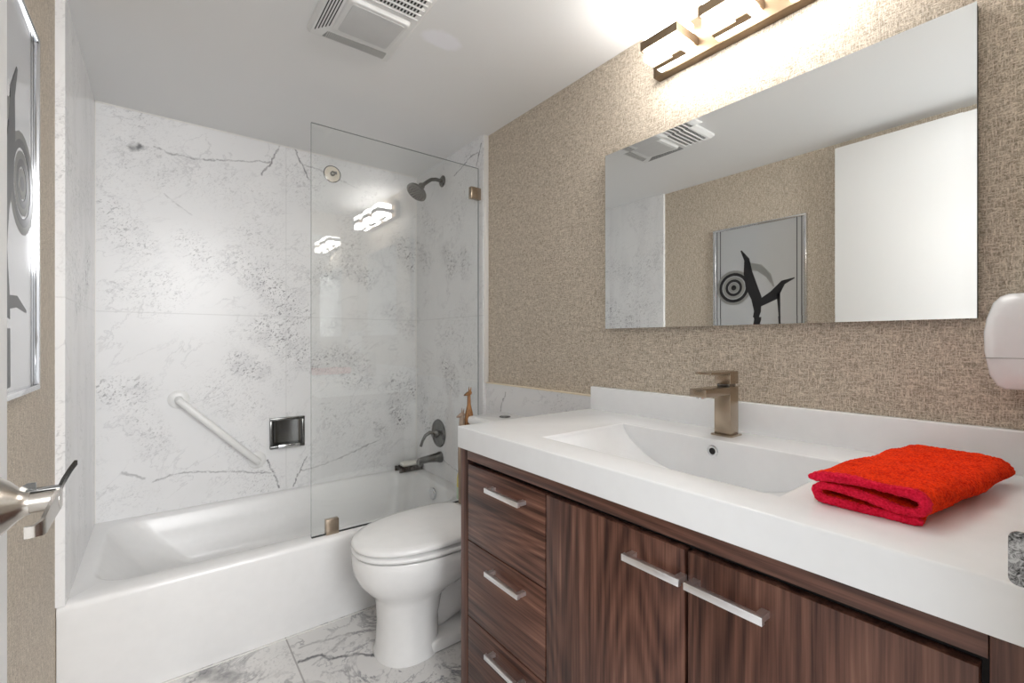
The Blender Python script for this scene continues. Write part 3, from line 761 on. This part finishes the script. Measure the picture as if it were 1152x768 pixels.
# ------------------------------------------------------------------ picture on the left wall
PY0, PY1, PZ0, PZ1 = 1.000, 1.535, 1.028, 1.852
PXF = -.230
pc = thing('framed_picture', 'silver framed black and grey abstract print on the left wall beside the tub', 'picture', (LWALL, 1.27, PZ0))
fw = .012
g = G()
g.box(LWALL+.001, PXF+.004, PY0, PY1, PZ1-fw, PZ1, .001).box(LWALL+.001, PXF+.004, PY0, PY1, PZ0, PZ0+fw, .001).box(LWALL+.001, PXF+.004, PY0, PY0+fw, PZ0+fw, PZ1-fw, .001).box(LWALL+.001, PXF+.004, PY1-fw, PY1, PZ0+fw, PZ1-fw, .001)
g.build('frame', M['chrome'], pc)
pr = G().box(LWALL+.001, PXF-.004, PY0+fw, PY1-fw, PZ0+fw, PZ1-fw).build('print', M['silver_print'], pc, smooth=0)
xf = PXF-.004
def flat(pts, m, lift): G().prism([Vector((xf, y, z)) for y, z in pts], (lift, 0, 0)).build('printed_shape', m, pr, smooth=0)
for yy in (1.022, 1.046, 1.488, 1.510): G().box(xf, xf+.0004, yy, yy+.0045, PZ0+fw, PZ1-fw).build('printed_line', M['paper_black'], pr, smooth=0)
def fan_arc(cy, cz, r0, r1, a, b, n=24):
    o = [(cy + r1*math.cos(a+(b-a)*k/n), cz + r1*math.sin(a+(b-a)*k/n)) for k in range(n+1)]
    return o + [(cy + r0*math.cos(a+(b-a)*k/n), cz + r0*math.sin(a+(b-a)*k/n)) for k in range(n, -1, -1)]
def band(cy, cz, r0, r1, a, b, m, lift):
    g = G(); o = fan_arc(cy, cz, r0, r1, a, b); n = len(o)//2
    for k in range(n-1):
        q_ = [o[k], o[k+1], o[len(o)-2-k], o[len(o)-1-k]]
        g.prism([Vector((xf, y, z)) for y, z in q_], (lift, 0, 0))
    g.build('printed_shape', m, pr, smooth=0)
# loose abstract: a striped wheel, a leaning ribbon, a black wedge with a thin line, a floor bar
for k, (r0, r1) in enumerate(((.0, .016), (.036, .052), (.074, .092))):
    band(1.405, 1.475, r0, r1, 0, 2*PI, M['paper_black'], .0005)
    band(1.405, 1.475, r1, r1+.016, 0, 2*PI, M['paper_grey'], .0004)
def ribbon_shape(pts, w, m, lift):
    L, R_ = [], []
    for i, (y, z) in enumerate(pts):
        a = pts[max(i-1, 0)]; b = pts[min(i+1, len(pts)-1)]; d_ = Vector((b[0]-a[0], b[1]-a[1])).normalized()
        L.append((y - d_.y*w[i], z + d_.x*w[i])); R_.append((y + d_.y*w[i], z - d_.x*w[i]))
    g = G()
    for i in range(len(pts)-1):
        g.prism([Vector((xf, y, z)) for y, z in (L[i], L[i+1], R_[i+1], R_[i])], (lift, 0, 0))
    g.build('printed_shape', m, pr, smooth=0)
ribbon_shape([(1.36, 1.70), (1.325, 1.64), (1.318, 1.56), (1.300, 1.48), (1.268, 1.40), (1.262, 1.32), (1.285, 1.24), (1.275, 1.19)], [.004, .016, .026, .034, .030, .020, .014, .030], M['paper_black'], .0007)
ribbon_shape([(1.30, 1.42), (1.24, 1.375), (1.17, 1.41), (1.12, 1.48), (1.06, 1.50)], [.010, .026, .030, .014, .003], M['paper_black'], .0006)
ribbon_shape([(1.32, 1.60), (1.25, 1.58), (1.20, 1.53), (1.17, 1.46)], [.022, .022, .016, .004], M['paper_grey'], .0005)
ribbon_shape([(1.146, 1.42), (1.140, 1.30), (1.134, 1.20)], [.010, .005, .003], M['paper_black'], .0006)
ribbon_shape([(1.27, 1.215), (1.36, 1.222), (1.44, 1.205)], [.014, .012, .003], M['paper_black'], .0006)
ribbon_shape([(1.285, 1.165), (1.290, 1.05)], [.020, .017], M['paper_black'], .0006)

# ------------------------------------------------------------------ door handle
hy_, hz_ = .780, .948
dh = bpy.data.objects.new('door_handle', None); col.objects.link(dh); dh.parent = door; dh.location = (DX, hy_, hz_)
G().lathe([(0, 0), (.034, 0), (.034, .004), (.028, .012), (.019, .020), (.0145, .026), (.0135, .030), (0, .030)], (DX, hy_, hz_), 'X', 40).build('rose', M['nickel'], dh)
G().lathe([(0, .029), (.0125, .029), (.0125, .056), (0, .056)], (DX, hy_, hz_), 'X', 32).build('neck', M['nickel'], dh)
def ribbon(pts, wz, th):
    g = G(); P = [Vector(p) for p in pts]; rings = []
    for i, p in enumerate(P):
        t = (P[min(i+1, len(P)-1)] - P[max(i-1, 0)]); t.z = 0; t.normalize(); nrm = Vector((t.y, -t.x, 0))
        w2 = wz[i] if isinstance(wz, (list, tuple)) else wz
        rings.append([p+nrm*th+Vector((0, 0, w2)), p+nrm*th-Vector((0, 0, w2)), p-nrm*th-Vector((0, 0, w2)), p-nrm*th+Vector((0, 0, w2))])
    return g.loft(rings)
xl = DX+.054
ribbon([(xl-.013, hy_-.100, hz_-.006), (xl-.006, hy_-.100, hz_-.006), (xl-.001, hy_-.094, hz_-.005), (xl, hy_-.085, hz_-.004), (xl, hy_-.04, hz_-.001), (xl, hy_+.004, hz_), (xl, hy_+.014, hz_)],
       [.006, .006, .008, .010, .012, .0135, .0125], .0018).build('lever', M['nickel'], dh, smooth=50)
ribbon([(xl, hy_+.008, hz_+.010), (xl+.001, hy_+.022, hz_+.015), (xl+.006, hy_+.042, hz_+.026), (xl+.010, hy_+.050, hz_+.032)], [.0035, .0035, .003, .003], .0018).build('lever_tip', M['gun'], dh, smooth=50)
G().box(DX+.012, xl+.002, hy_-.004, hy_+.012, hz_+.0128, hz_+.0145, .0005).prism([(DX+.014, hy_+.004, hz_+.0142), (DX+.034, hy_+.004, hz_+.0142), (DX+.034, hy_+.004, hz_+.022), (DX+.026, hy_+.004, hz_+.022)], (0, .003, 0)).build('thumb_plate', M['gun'], dh, smooth=30)
